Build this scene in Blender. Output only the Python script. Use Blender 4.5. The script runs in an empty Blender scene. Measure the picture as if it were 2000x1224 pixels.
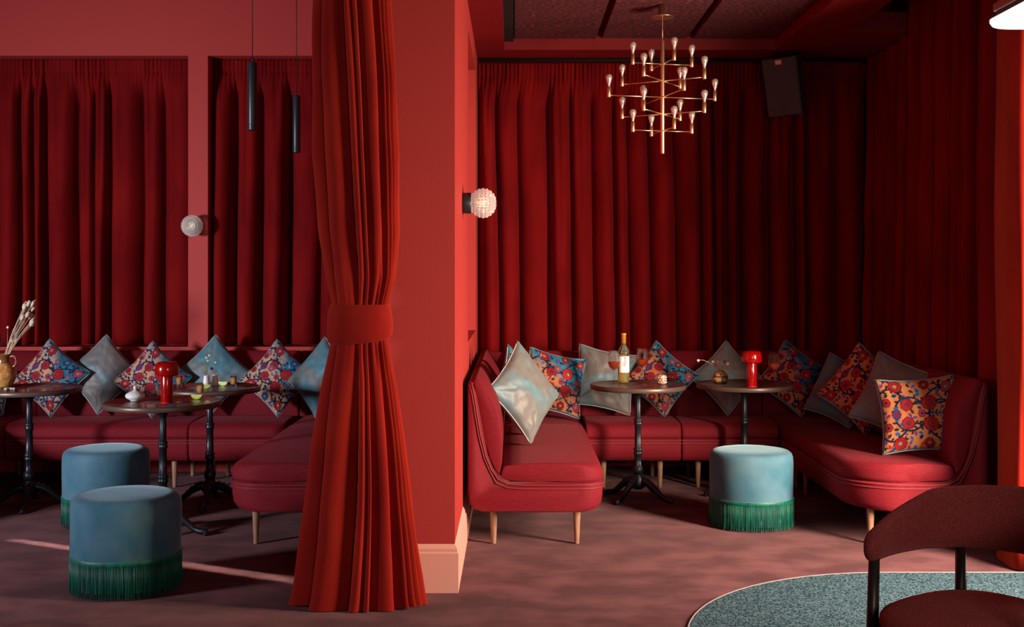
import bpy, bmesh, math, random
import numpy as np
from mathutils import Vector, Matrix, noise
random.seed(7)
C = bpy.context.scene
PI = math.pi
F = 2300.0          # focal length in pixels of the 2000 x 1224 frame
EYE = 1.5           # camera height

# ------------------------------------------------------------------ camera, world, lights, exposure
cam_d = bpy.data.cameras.new('camera'); cam = bpy.data.objects.new('camera', cam_d)
C.collection.objects.link(cam); C.camera = cam
cam.location = (0, 0, EYE); cam.rotation_euler = (PI/2, 0, 0)
cam_d.sensor_width = 36; cam_d.lens = 36*F/2000
cam_d.shift_x = -3/2000; cam_d.shift_y = -80/2000
cam_d.clip_start = .05

w = bpy.data.worlds.new('world'); C.world = w; w.use_nodes = True
w.node_tree.nodes['Background'].inputs[0].default_value = (.75, .62, .62, 1)
w.node_tree.nodes['Background'].inputs[1].default_value = .025

def area(name, loc, target, sx, sy, power, col, spread=180):
    d = bpy.data.lights.new(name, 'AREA'); d.shape = 'RECTANGLE'; d.size = sx; d.size_y = sy
    d.energy = power; d.color = col; d.spread = math.radians(spread)
    o = bpy.data.objects.new(name, d); C.collection.objects.link(o)
    o.location = loc
    o.rotation_euler = (Vector(target)-Vector(loc)).to_track_quat('-Z', 'Y').to_euler()
    return o
area('window_light_right', (3.35, 4.45, 1.45), (.3, 7.6, .60), .75, 1.3, 225, (1, .80, .62), 125)
area('window_light_left', (-5.3, 3.4, 1.45), (-1.9, 8.6, 1.45), .6, .7, 84, (.92, .90, 1.0), 95)
area('front_fill_light', (1.4, -.9, 1.7), (.2, 6.5, 1.3), 1.6, 1.2, 17, (1, .84, .76), 100)  # added fill lamp from the camera side
# tall sliver of sun through the gap of the left hand window curtains
area('sun_sliver', (-5.85, 8.13, 2.45), (-2.25, 6.33, 0), .010, 1.5, 1.7, (1, .80, .68), 1.4)

C.view_settings.view_transform = 'Standard'; C.view_settings.look = 'None'
C.view_settings.gamma = 1; C.view_settings.use_curve_mapping = False
C.view_settings.exposure = 0

# ------------------------------------------------------------------ helpers
def at(px, py, s):
    return Vector(((px-1003)/s, F/s, EYE-(py-532)/s))
def srgb(r, g, b):
    return tuple(((c/255)/12.92 if c/255 <= .04045 else ((c/255+.055)/1.055)**2.4) for c in (r, g, b))+(1,)

def mat(name, col, rough=.6, metal=0, sheen=0, sheen_tint=None, sheen_rough=.35, trans=0, ior=1.45, emis=0,
        emis_col=None, spec=.5, coat=0, noise_col=None, noise_scale=4, noise_lo=.4, noise_hi=.6, detail=4,
        bump=None, bump_scale=200, bump_str=.15, stretch=(1, 1, 1), coords='Object', attr=None, wave=None):
    m = bpy.data.materials.new(name); m.use_nodes = True
    nt = m.node_tree; b = nt.nodes['Principled BSDF']
    I = b.inputs
    I['Base Color'].default_value = col; I['Roughness'].default_value = rough; I['Metallic'].default_value = metal
    I['Sheen Weight'].default_value = sheen; I['Sheen Roughness'].default_value = sheen_rough
    if sheen_tint: I['Sheen Tint'].default_value = sheen_tint
    I['Transmission Weight'].default_value = trans; I['IOR'].default_value = ior
    I['Specular IOR Level'].default_value = spec; I['Coat Weight'].default_value = coat
    if emis:
        I['Emission Strength'].default_value = emis; I['Emission Color'].default_value = emis_col or col
    tc = nt.nodes.new('ShaderNodeTexCoord'); mp = nt.nodes.new('ShaderNodeMapping')
    nt.links.new(tc.outputs[coords], mp.inputs[0]); mp.inputs['Scale'].default_value = stretch
    if noise_col is not None:
        n = nt.nodes.new('ShaderNodeTexNoise'); n.inputs['Scale'].default_value = noise_scale
        n.inputs['Detail'].default_value = detail
        r = nt.nodes.new('ShaderNodeValToRGB')
        r.color_ramp.elements[0].position = noise_lo; r.color_ramp.elements[0].color = col
        r.color_ramp.elements[1].position = noise_hi; r.color_ramp.elements[1].color = noise_col
        nt.links.new(mp.outputs[0], n.inputs['Vector']); nt.links.new(n.outputs['Fac'], r.inputs[0])
        nt.links.new(r.outputs[0], I['Base Color'])
    if attr:
        a = nt.nodes.new('ShaderNodeAttribute'); a.attribute_name = attr
        nt.links.new(a.outputs['Color'], I['Base Color'])
    if bump:
        if bump == 'noise':
            n = nt.nodes.new('ShaderNodeTexNoise'); n.inputs['Scale'].default_value = bump_scale
            n.inputs['Detail'].default_value = 3; out = n.outputs['Fac']
        elif bump == 'wave':
            n = nt.nodes.new('ShaderNodeTexWave'); n.inputs['Scale'].default_value = bump_scale
            n.bands_direction = 'Z'; n.inputs['Distortion'].default_value = 1.5; out = n.outputs['Fac']
        else:
            n = nt.nodes.new('ShaderNodeTexVoronoi'); n.inputs['Scale'].default_value = bump_scale
            out = n.outputs['Distance']
        bp = nt.nodes.new('ShaderNodeBump'); bp.inputs['Strength'].default_value = bump_str
        bp.inputs['Distance'].default_value = .01
        nt.links.new(mp.outputs[0], n.inputs['Vector']); nt.links.new(out, bp.inputs['Height'])
        nt.links.new(bp.outputs[0], I['Normal'])
    return m

M = {}
RED = (.33, .009, .008, 1); REDD = (.22, .004, .005, 1)
M['curtain'] = mat('red velvet', (.125, .0020, .0035, 1), .85, sheen=.28, sheen_tint=(1, .08, .06, 1), sheen_rough=.4, spec=.1,
                   noise_col=(.20, .0045, .005, 1), noise_scale=5, noise_lo=.35, noise_hi=.7, bump='noise', bump_scale=12, bump_str=.12, stretch=(1, 1, .35))
M['drape'] = mat('orange lit red velvet', (.22, .006, .005, 1), .85, sheen=.6, sheen_tint=(1, .27, .10, 1), sheen_rough=.4, spec=.1,
                 noise_col=(.32, .015, .007, 1), noise_scale=4, noise_lo=.35, noise_hi=.7, bump='noise', bump_scale=10, bump_str=.15, stretch=(1, 1, .5))  # orange of the lit fold edges is put into sheen tint and colour
M['wall'] = mat('red wall paint', (.42, .037, .032, 1), .62, spec=.3, bump='noise', bump_scale=90, bump_str=.03)
M['ceiling'] = mat('red ceiling paint', (.20, .007, .009, 1), .6, spec=.3)
M['base'] = mat('pink skirting paint', (.78, .36, .29, 1), .5, spec=.4)
M['acoustic'] = mat('acoustic wool panel', (.055, .003, .006, 1), .9, noise_col=(.26, .045, .06, 1), noise_scale=34, noise_lo=.47, noise_hi=.70,
                    detail=8, bump='noise', bump_scale=60, bump_str=.6, stretch=(1, 2.2, 1))
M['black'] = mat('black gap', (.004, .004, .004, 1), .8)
M['sofa'] = mat('burgundy upholstery', (.150, .006, .012, 1), .75, sheen=.08, sheen_tint=(1, .25, .3, 1), sheen_rough=.4, spec=.2,
                noise_col=(.185, .008, .016, 1), noise_scale=30, stretch=(1, 1, 8), bump='wave', bump_scale=6, bump_str=.05)
M['piping'] = mat('burgundy piping', (.20, .012, .020, 1), .6, sheen=.2, sheen_tint=(1, .3, .3, 1))
M['wood_leg'] = mat('oiled beech', (.36, .20, .13, 1), .45, noise_col=(.28, .14, .08, 1), noise_scale=20, stretch=(6, 6, .6))
M['table'] = mat('dark walnut top', (.060, .020, .014, 1), .32, noise_col=(.11, .035, .022, 1), noise_scale=10, stretch=(1, 9, 9), coat=.35)
M['rim'] = mat('dark table edge', (.11, .07, .055, 1), .38, metal=.3)
M['iron'] = mat('dark cast iron', (.035, .04, .05, 1), .36, metal=.75)
M['carpet'] = mat('mauve carpet', (.060, .015, .019, 1), .95, sheen=.12, sheen_tint=(1, .6, .6, 1), spec=.1, noise_col=(.145, .050, .056, 1), noise_scale=3.4,
                  noise_lo=.40, noise_hi=.64, detail=9, bump='noise', bump_scale=420, bump_str=.35, stretch=(1, 1.3, 1))
M['rug'] = mat('slate blue carpet', (.014, .036, .050, 1), .95, spec=.1, noise_col=(.10, .17, .205, 1), noise_scale=110, noise_lo=.45, noise_hi=.57,
               detail=2, bump='noise', bump_scale=260, bump_str=.5)
M['rug_edge'] = mat('grey binding', (.30, .22, .22, 1), .8)
M['stool'] = mat('teal blue velvet', (.034, .118, .172, 1), .75, sheen=.4, sheen_tint=(.6, .9, 1, 1), sheen_rough=.35, spec=.2,
                 noise_col=(.085, .175, .225, 1), noise_scale=5, noise_lo=.35, noise_hi=.7, bump='noise', bump_scale=14, bump_str=.12)
M['fringe'] = mat('emerald fringe', (.0, .13, .085, 1), .5, sheen=.3, sheen_tint=(.3, 1, .8, 1), noise_col=(.0, .07, .045, 1), noise_scale=60, stretch=(1, 1, .1))
M['silk'] = mat('teal shot silk', (.06, .21, .27, 1), .55, sheen=.4, sheen_tint=(.8, .95, 1, 1), spec=.5, noise_col=(.15, .17, .16, 1), noise_scale=3.2,
                noise_lo=.42, noise_hi=.62, bump='noise', bump_scale=14, bump_str=.35, stretch=(1, 1, 2.5))  # taupe patches paint the shifting sheen of the silk into its colour
M['silk_grey'] = mat('silver taupe silk', (.17, .16, .15, 1), .5, sheen=.35, sheen_tint=(.9, .95, 1, 1), spec=.5, noise_col=(.11, .22, .26, 1), noise_scale=3.4,
                     noise_lo=.48, noise_hi=.66, bump='noise', bump_scale=12, bump_str=.35, stretch=(1, 1, 2.5))  # teal patches are the silk's changing sheen, painted as colour
M['pattern'] = mat('embroidered suzani cloth', (1, 1, 1, 1), .75, sheen=.3, spec=.2, attr='pattern', bump='noise', bump_scale=60, bump_str=.15)
M['silk_piping'] = mat('cushion piping', (.36, .40, .38, 1), .45)
M['brass'] = mat('brushed brass', (.88, .60, .34, 1), .36, metal=1)
M['bulb'] = mat('clear bulb glass', (1, .90, .80, 1), .10, metal=.45, trans=.6, ior=1.5)
M['filament'] = mat('amber filament', (.9, .55, .3, 1), .3, metal=.6)
M['glass'] = mat('clear glass', (1, 1, 1, 1), .0, trans=1, ior=1.22)
M['crystal'] = mat('pressed crystal', (1, .95, .93, 1), .12, trans=.75, ior=1.45, emis=.05, emis_col=(1, .85, .75, 1))
M['crystal_lamp'] = mat('frosted bulb', (1, .9, .75, 1), .4, emis=.5, emis_col=(1, .8, .5, 1))
M['bottle'] = mat('pale green bottle glass', (.93, .95, .72, 1), .02, trans=1, ior=1.2)
M['white_wine'] = mat('white wine', (.85, .72, .30, 1), .1, trans=.55, ior=1.2)
M['rose_wine'] = mat('amber red wine', (.50, .07, .03, 1), .05, trans=.6, ior=1.25)
M['tequila'] = mat('golden spirit', (.62, .36, .12, 1), .2, trans=.2, ior=1.2)
M['foil'] = mat('gold orange foil', (.80, .36, .06, 1), .35, metal=.5)
M['paper'] = mat('white label paper', (.85, .82, .78, 1), .6)
M['ink'] = mat('dark blue ink', (.02, .025, .07, 1), .6)
M['ink_red'] = mat('red ink', (.5, .02, .02, 1), .6)
M['copper'] = mat('copper mosaic glass', (.85, .42, .26, 1), .22, metal=.65, noise_col=(.95, .75, .6, 1), noise_scale=60, noise_lo=.45, noise_hi=.55)
M['lamp_red'] = mat('glossy red lacquer', (.30, .002, .0015, 1), .18, coat=.8)
M['anthracite'] = mat('anthracite metal', (.035, .045, .05, 1), .38, metal=.6)
M['cable'] = mat('black cable', (.012, .01, .01, 1), .6)
M['speaker'] = mat('black grille', (.075, .068, .072, 1), .7, bump='voronoi', bump_scale=160, bump_str=.5)
M['speaker_box'] = mat('black cabinet', (.05, .048, .05, 1), .55)
M['sticker'] = mat('orange pink sticker', (.75, .30, .20, 1), .5)
M['white'] = mat('white porcelain', (.72, .72, .70, 1), .25, coat=.4)
M['opal'] = mat('opal diffuser', (.9, .9, .88, 1), .4, emis=1.1, emis_col=(.92, .97, .94, 1))
M['blush'] = mat('blush metal', (.55, .30, .28, 1), .45)
M['bronze'] = mat('dark bronze', (.05, .035, .03, 1), .45)
M['lime'] = mat('lime flesh', (.52, .62, .10, 1), .35, noise_col=(.68, .72, .28, 1), noise_scale=60)
M['lime_peel'] = mat('lime peel', (.16, .34, .02, 1), .4, bump='noise', bump_scale=300, bump_str=.2)
M['jug'] = mat('glazed stoneware', (.42, .16, .045, 1), .3, noise_col=(.60, .36, .10, 1), noise_scale=26, noise_lo=.4, noise_hi=.62, bump='noise', bump_scale=60, bump_str=.4, coat=.4)
M['jug_dark'] = mat('brown glaze', (.20, .065, .02, 1), .3, coat=.4)
M['straw'] = mat('dried grass', (.60, .47, .32, 1), .85)
M['plume'] = mat('bunny tail plume', (.70, .58, .44, 1), .95, bump='noise', bump_scale=200, bump_str=1)
M['blue'] = mat('blue candle', (.02, .18, .62, 1), .35)
M['ornate'] = mat('ochre ornament glaze', (.62, .40, .09, 1), .4, noise_col=(.16, .06, .05, 1), noise_scale=70, noise_lo=.48, noise_hi=.54, bump='noise', bump_scale=90, bump_str=.4)
M['ornate_base'] = mat('plum glaze', (.13, .05, .07, 1), .4)
M['blossom'] = mat('cream blossom', (.80, .70, .55, 1), .7)
M['berry'] = mat('red berry', (.45, .02, .04, 1), .5)
M['twig'] = mat('pale twig', (.55, .36, .30, 1), .7)
M['purple'] = mat('purple petal', (.06, .012, .10, 1), .6)
M['green'] = mat('green stem', (.10, .20, .06, 1), .6)
M['chair'] = mat('maroon woven fabric', (.30, .045, .042, 1), .85, sheen=.3, sheen_tint=(1, .4, .35, 1), spec=.15, noise_col=(.42, .08, .075, 1), noise_scale=220,
                 noise_lo=.4, noise_hi=.6, bump='voronoi', bump_scale=260, bump_str=.5)
M['chair_wood'] = mat('black stained oak', (.030, .022, .020, 1), .38)

M['glass'].node_tree.nodes['Principled BSDF'].inputs['Alpha'].default_value = .38

def link(name, bm, m, parent=None, smooth=True, loc=None):
    me = bpy.data.meshes.new(name); bm.normal_update(); bm.to_mesh(me); bm.free()
    if smooth:
        me.polygons.foreach_set('use_smooth', [True]*len(me.polygons))
    o = bpy.data.objects.new(name, me); C.collection.objects.link(o)
    if m is not None: me.materials.append(m)
    if parent: o.parent = parent
    if loc: o.location = loc
    return o
def tag(o, label, cat, group=None):
    o['label'] = label; o['category'] = cat
    if group: o['group'] = group
    return o
def thing(name, label, cat, loc=(0, 0, 0), rz=0, group=None):
    o = bpy.data.objects.new(name, None); C.collection.objects.link(o)
    o.location = loc; o.rotation_euler = (0, 0, rz); o.empty_display_size = .1
    return tag(o, label, cat, group)
def dup(o, parent=None):
    c = o.copy(); C.collection.objects.link(c)
    if parent: c.parent = parent
    for ch in list(o.children): dup(ch, c)
    return c
def place(o, loc, rot=None, label=None, group=None):
    o.location = loc
    if rot is not None: o.rotation_euler = rot
    if label: o['label'] = label
    if group: o['group'] = group
    return o
def struct(name, bm, m, smooth=False):
    o = link(name, bm, m, None, smooth); o['kind'] = 'structure'; return o
def sharp(o, deg=35):
    md = o.modifiers.new('edges', 'EDGE_SPLIT'); md.split_angle = math.radians(deg)
def bevel(o, w=.004, seg=2):
    md = o.modifiers.new('bevel', 'BEVEL'); md.width = w; md.segments = seg; md.limit_method = 'ANGLE'
    return o
def box(bm, x0, x1, y0, y1, z0, z1):
    v = [bm.verts.new(p) for p in ((x0, y0, z0), (x1, y0, z0), (x1, y1, z0), (x0, y1, z0), (x0, y0, z1), (x1, y0, z1), (x1, y1, z1), (x0, y1, z1))]
    for f in ((3, 2, 1, 0), (4, 5, 6, 7), (0, 1, 5, 4), (1, 2, 6, 5), (2, 3, 7, 6), (3, 0, 4, 7)):
        bm.faces.new([v[i] for i in f])
    return bm
def B(*a):
    return box(bmesh.new(), *a)
def lathe(prof, n=32, bm=None, c=(0, 0, 0), flute=None):
    bm = bm or bmesh.new(); rings = []
    for r, z in prof:
        if r < 1e-5:
            rings.append([bm.verts.new((c[0], c[1], c[2]+z))])
        else:
            ring = []
            for i in range(n):
                a = 2*PI*i/n; rr = r
                if flute and flute[0] <= z <= flute[1]: rr = r*(1-flute[3]*abs(math.cos(a*flute[2]/2)))
                ring.append(bm.verts.new((c[0]+rr*math.cos(a), c[1]+rr*math.sin(a), c[2]+z)))
            rings.append(ring)
    for a, b in zip(rings, rings[1:]):
        if len(a) == 1 and len(b) == 1: continue
        for i in range(n):
            j = (i+1) % n
            if len(a) == 1: bm.faces.new((a[0], b[j], b[i]))
            elif len(b) == 1: bm.faces.new((a[i], a[j], b[0]))
            else: bm.faces.new((a[i], a[j], b[j], b[i]))
    bmesh.ops.recalc_face_normals(bm, faces=bm.faces)
    return bm
def tube(pts, rad, n=8, bm=None, closed=False, sq=1.0):
    bm = bm or bmesh.new(); pts = [Vector(p) for p in pts]; N = len(pts); rings = []
    up = Vector((0, 0, 1))
    for i, p in enumerate(pts):
        if closed: t = pts[(i+1) % N]-pts[i-1]
        else: t = pts[min(i+1, N-1)]-pts[max(i-1, 0)]
        t.normalize()
        s = t.cross(up)
        if s.length < .05: s = t.cross(Vector((0, 1, 0)))
        s.normalize(); u = s.cross(t)
        r = rad[i] if isinstance(rad, (list, tuple)) else rad
        rings.append([bm.verts.new(p+s*(r*math.cos(2*PI*k/n)*sq)+u*(r*math.sin(2*PI*k/n))) for k in range(n)])
    rng = range(N) if closed else range(N-1)
    for i in rng:
        a, b = rings[i], rings[(i+1) % N]
        for k in range(n):
            bm.faces.new((a[k], a[(k+1) % n], b[(k+1) % n], b[k]))
    if not closed:
        bm.faces.new(rings[0][::-1]); bm.faces.new(rings[-1])
    bmesh.ops.recalc_face_normals(bm, faces=bm.faces)
    return bm
def ball(bm, c, r, sx=1, sy=1, sz=1, seg=12):
    return bmesh.ops.create_uvsphere(bm, u_segments=seg, v_segments=seg//2+2, radius=r,
                              matrix=Matrix.Translation(c) @ Matrix.Diagonal((sx, sy, sz, 1)))
def prism(poly, z0, z1, bm=None):
    bm = bm or bmesh.new()
    a = [bm.verts.new((x, y, z0)) for x, y in poly]; b = [bm.verts.new((x, y, z1)) for x, y in poly]
    n = len(poly)
    bm.faces.new(a[::-1]); bm.faces.new(b)
    for i in range(n): bm.faces.new((a[i], a[(i+1) % n], b[(i+1) % n], b[i]))
    bmesh.ops.recalc_face_normals(bm, faces=bm.faces)
    return bm
def interp(x, xs, ys):
    return float(np.interp(x, xs, ys))

# ------------------------------------------------------------------ the setting
WX = -.276        # right face of the partition
struct('floor', B(-6, 5, -1.5, 9.3, -.08, 0), M['carpet'])
struct('wall_back', B(-6, 5, 9.12, 9.3, 0, 4), M['wall'])
# left room: header above the curtains, pier between them, low wall behind the banquette
struct('wall_back_header', B(-6, -.8, 8.86, 9.12, 3.13, 4), M['wall'])
struct('wall_back_pier', B(-2.448, -2.300, 8.86, 9.12, .94, 3.13), M['wall'])
struct('wall_back_sill', B(-6, -.8, 8.88, 9.12, 0, .94), M['wall'])
struct('wall_left', B(-6.1, -6, -1.5, 9.3, 0, 4), M['wall'])
struct('ceiling_left', B(-6, -.8, -1.5, 9.3, 3.9, 4), M['ceiling'])
# partition with a recess in its right face
bm = bmesh.new()
X0, X1, Y0, Y1 = -.80, WX, 5.53, 9.12
ry0, ry1, rz0, rz1, rd = 7.14, 8.58, 1.08, 2.975, .20
def quad(bm, *p):
    bm.faces.new([bm.verts.new(q) for q in p])
quad(bm, (X0, Y0, 0), (X1, Y0, 0), (X1, Y0, 4), (X0, Y0, 4))
quad(bm, (X0, Y1, 0), (X0, Y0, 0), (X0, Y0, 4), (X0, Y1, 4))
quad(bm, (X1, Y0, 0), (X1, ry0, 0), (X1, ry0, 4), (X1, Y0, 4))
quad(bm, (X1, ry1, 0), (X1, Y1, 0), (X1, Y1, 4), (X1, ry1, 4))
quad(bm, (X1, ry0, 0), (X1, ry1, 0), (X1, ry1, rz0), (X1, ry0, rz0))
quad(bm, (X1, ry0, rz1), (X1, ry1, rz1), (X1, ry1, 4), (X1, ry0, 4))
q = X1-rd
quad(bm, (q, ry0, rz0), (q, ry1, rz0), (q, ry1, rz1), (q, ry0, rz1))
quad(bm, (X1, ry0, rz0), (X1, ry1, rz0), (q, ry1, rz0), (q, ry0, rz0))
quad(bm, (X1, ry0, rz1), (q, ry0, rz1), (q, ry1, rz1), (X1, ry1, rz1))
quad(bm, (X1, ry0, rz0), (q, ry0, rz0), (q, ry0, rz1), (X1, ry0, rz1))
quad(bm, (X1, ry1, rz0), (X1, ry1, rz1), (q, ry1, rz1), (q, ry1, rz0))
bmesh.ops.remove_doubles(bm, verts=bm.verts, dist=1e-5)
struct('wall_partition', bm, M['wall'])
# skirting of the partition: two-stage profile
def skirt(path, name):
    bm = bmesh.new(); prof = [(.0, .0), (.018, 0), (.018, .185), (.012, .190), (.012, .205), (.0, .226)]
    rows = []
    for (x, y, nx, ny) in path:
        rows.append([bm.verts.new((x+nx*u, y+ny*u, z)) for u, z in prof])
    for a, b in zip(rows, rows[1:]):
        for i in range(len(prof)-1): bm.faces.new((a[i], b[i], b[i+1], a[i+1]))
    bmesh.ops.recalc_face_normals(bm, faces=bm.faces)
    return struct(name, bm, M['base'])
skirt([(X0, Y1, -1, 0), (X0, Y0, -1, -1), (X1, Y0, 1, -1), (X1, Y1, 1, 0)], 'baseboard_partition')
# right room ceiling with a recessed field of acoustic panels
CZ = 3.13
bm = bmesh.new()
box(bm, -.8, -.067, 5.53, 9.12, CZ, CZ+.14); box(bm, -.067, 1.917, 8.62, 9.12, CZ, CZ+.14)
box(bm, 1.917, 2.27, -1.5, 9.12, CZ, CZ+.14); box(bm, 2.27, 3.0, 8.0, 9.12, CZ, CZ+.14)
box(bm, -.067, 1.917, -1.5, 8.62, CZ+.145, CZ+.16); box(bm, -.8, -.067, -1.5, 5.53, CZ, CZ+.14)
box(bm, 2.27, 5, -1.5, 9.12, 3.9, 4.0)
struct('ceiling', bm, M['ceiling'])
struct('recess_shadow_strip', B(-.067, 0, -1.5, 8.62, CZ+.06, CZ+.14), M['black'])  # black strip standing in for the shade inside the ceiling gap
struct('wall_right', B(3.0, 3.1, 5.95, 9.12, 0, 4), M['wall'])
for i, (xa, xb) in enumerate(((.005, .60), (.645, 1.262), (1.307, 1.90))):
    ys = ([8.60, 8.16, 7.1, 6.0], [8.60, 7.42, 6.3], [8.60, 8.13, 7.1, 6.0])[i]
    for yb, ya in zip(ys, ys[1:]):
        o = link('acoustic_panel', B(xa, xb, ya+.006, yb-.002, CZ+.075+(.004 if i == 1 else 0), CZ+.125), M['acoustic'], smooth=False)
        bevel(o, .004)
        side = ('left column beside the black gap', 'middle column above the chandelier', 'right column beside the red bulkhead')[i]
        pos = {0: 'nearest the back curtain', 1: 'second from the back curtain', 2: 'third from the back curtain'}[ys.index(yb)]
        tag(o, 'textured dark red ceiling panel, %s, %s' % (side, pos), 'ceiling panel', 'acoustic ceiling panels')

# slate blue inlaid rug
def rug_poly(g=0):
    p = []
    cx, cy, R = 1.86, 4.72, 1.148+g
    for k in range(0, 33):
        a = PI-(PI/2)*k/32
        p.append((cx+R*math.cos(a), cy+R*math.sin(a)))
    return [(cx-R, 2.2)]+p+[(4.4, cy+R), (4.4, 2.2)]
rug = link('rug', prism(rug_poly(), .0, .006), M['rug'], smooth=False)
tag(rug, 'speckled slate blue carpet with a rounded corner laid in the mauve carpet', 'carpet')
pl = [(x, y, .005) for x, y in rug_poly(.003)][:-1]
link('edge_binding', tube(pl, .004, 6), M['rug_edge'], rug)

# ------------------------------------------------------------------ curtains
def curtain(path, z0, z1, fold, amp, seed, header=.16, rows=44, per=22, top_fn=None, sharpn=.85, per_wave=1.0):
    rnd = random.Random(seed)
    path = [Vector((p[0], p[1], 0)) for p in path]
    seg = [(b-a).length for a, b in zip(path, path[1:])]; L = sum(seg)
    bounds = [0.0]
    while bounds[-1] < L-fold*.6: bounds.append(bounds[-1]+fold*rnd.uniform(.5, 1.55))
    sc = L/bounds[-1]; bounds = [b*sc for b in bounds]
    hs = [rnd.uniform(.5, 1.15) for _ in bounds]; skew = [rnd.uniform(-.3, .3) for _ in bounds]
    mergez = [rnd.random() for _ in bounds]
    us = []
    for i in range(len(bounds)-1):
        for k in range(per): us.append((i, k/per))
    us.append((len(bounds)-2, 1.0))
    def pos(d):
        d = max(0, min(L, d))
        for (a, b), l in zip(zip(path, path[1:]), seg):
            if d <= l+1e-9:
                t = (b-a)/l; return a+t*d, Vector((t.y, -t.x, 0))
            d -= l
        t = (path[-1]-path[-2]).normalized(); return path[-1], Vector((t.y, -t.x, 0))
    bm = bmesh.new(); grid = []
    for r in range(rows+1):
        f = r/rows; f = f**1.45
        row = []
        for i, k in us:
            d = bounds[i]+(bounds[i+1]-bounds[i])*k
            zt = z1 if top_fn is None else top_fn(pos(d)[0])
            z = zt-(zt-z0)*f
            h = zt-z
            g = min(1, max(0, (h-header*.45)/(header*1.6))) if header else 1
            g = g*g*(3-2*g)
            drift = .25*fold*noise.noise(Vector((d*1.7, z*.55, seed)))*g
            kk = k**(1+skew[i]) if skew[i] > 0 else 1-(1-k)**(1-skew[i])
            prof = abs(math.sin(PI*kk))**sharpn
            # secondary crease inside wide folds that dies out downwards
            prof -= .30*max(0, 1-h/(.4+1.6*mergez[i]))*math.exp(-((kk-.5)/.12)**2)
            a = amp*hs[i]*(.75+.35*f)
            fine = (.012*math.sin(d*2*PI/.031)+.006*math.sin(d*2*PI/.019+seed))*(1-g)-(.012 if .075 < h < .095 and header else 0)
            p, n = pos(d+(drift-.06*(bounds[i+1]-bounds[i])*math.sin(2*PI*k)*g)*min(1, (d+.02)/.1, (L-d+.02)/.1))
            off = a*prof*g+fine+.5*amp*(1-g)+.012*noise.noise(Vector((d*5, z*2.2, seed+9)))*g
            q = p+n*off; row.append(bm.verts.new((q.x, q.y, z)))
        grid.append(row)
    for a, b in zip(grid, grid[1:]):
        for i in range(len(a)-1): bm.faces.new((a[i], b[i], b[i+1], a[i+1]))
    return bm
def add_curtain(name, bm, m, label, group=None):
    o = link(name, bm, m); tag(o, label, 'curtain', group)
    s = o.modifiers.new('thickness', 'SOLIDIFY'); s.thickness = .005; s.offset = -1
    return o
add_curtain('velvet_curtain', curtain([(-4.6, 9.085), (-2.44, 9.085)], .95, 3.125, .165, .18, 3), M['curtain'],
            'short red velvet curtain above the banquette, between the picture edge and the pink pier')
add_curtain('velvet_curtain', curtain([(-2.31, 9.085), (-.82, 9.085)], .95, 3.125, .16, .18, 5), M['curtain'],
            'short red velvet curtain between the pink pier and the tied back drape')
add_curtain('velvet_curtain', curtain([(-.27, 9.095), (2.90, 9.095)], .05, 3.10, .160, .19, 11), M['curtain'],
            'wide red velvet curtain covering the back wall behind the speaker and chandelier')
rod = link('curtain_track', tube([(-.27, 8.94, 3.112), (2.9, 8.94, 3.112)], .012, 8), M['black'])
tag(rod, 'thin black curtain track along the top of the back wall curtain', 'curtain track')
add_curtain('velvet_curtain', curtain([(2.74, 8.92), (2.73, 7.5), (2.715, 6.32)], .02, 3.7, .19, .115, 21, header=0,
            top_fn=lambda p: 3.12 if p.y > 7.97 else 3.75, rows=40), M['curtain'],
            'tall red velvet curtain along the right side wall behind the patterned cushions')
# broad end fold of the side curtain, turned towards the window
pth = [(2.62, 6.30), (2.555, 6.22), (2.525, 6.10), (2.525, 5.96), (2.55, 5.89), (2.61, 5.86), (2.70, 5.865), (2.76, 5.90), (2.84, 5.88), (2.95, 5.90)]
def smooth_path(p, n=8):
    out = []
    for i in range(len(p)-1):
        p0 = Vector(p[max(i-1, 0)]); p1 = Vector(p[i]); p2 = Vector(p[i+1]); p3 = Vector(p[min(i+2, len(p)-1)])
        for k in range(n):
            t = k/n
            out.append(.5*((2*p1)+(p2-p0)*t+(2*p0-5*p1+4*p2-p3)*t*t+(3*p1-p0-3*p2+p3)*t**3))
    out.append(Vector(p[-1])); return out
bm = bmesh.new(); sp = smooth_path(pth); grid = []
for r in range(31):
    z = 3.75-(3.75-.01)*r/30
    grid.append([bm.verts.new((p.x+.02*noise.noise(Vector((i*.1, z*.8, 2))), p.y+.03*noise.noise(Vector((i*.12, z*.7, 7))), z)) for i, p in enumerate(sp)])
for a, b in zip(grid, grid[1:]):
    for i in range(len(a)-1): bm.faces.new((a[i], a[i+1], b[i+1], b[i]))
add_curtain('velvet_curtain', bm, M['drape'], 'broad flat end fold of orange lit red velvet curtain at the right edge')  # part of the side curtain, with the window's orange light in its colour

# tied back drape in front of the partition
sD = 430.0; cyD = F/sD
Ys = [-330, 0, 150, 300, 450, 540, 600, 660, 690, 750, 850, 950, 1050, 1150, 1178]
XL = [618, 612, 610, 612, 622, 635, 648, 648, 641, 628, 610, 597, 584, 570, 562]
XR = [752, 765, 775, 780, 782, 775, 758, 758, 764, 775, 790, 803, 816, 830, 836]
NF = 15
rnd = random.Random(4)
fb = [0.0]
wid = [.62, .90, .16, .12, .52, .17, .17, .19, .29, .5, .6, .5, .6, .5, .42]
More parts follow.
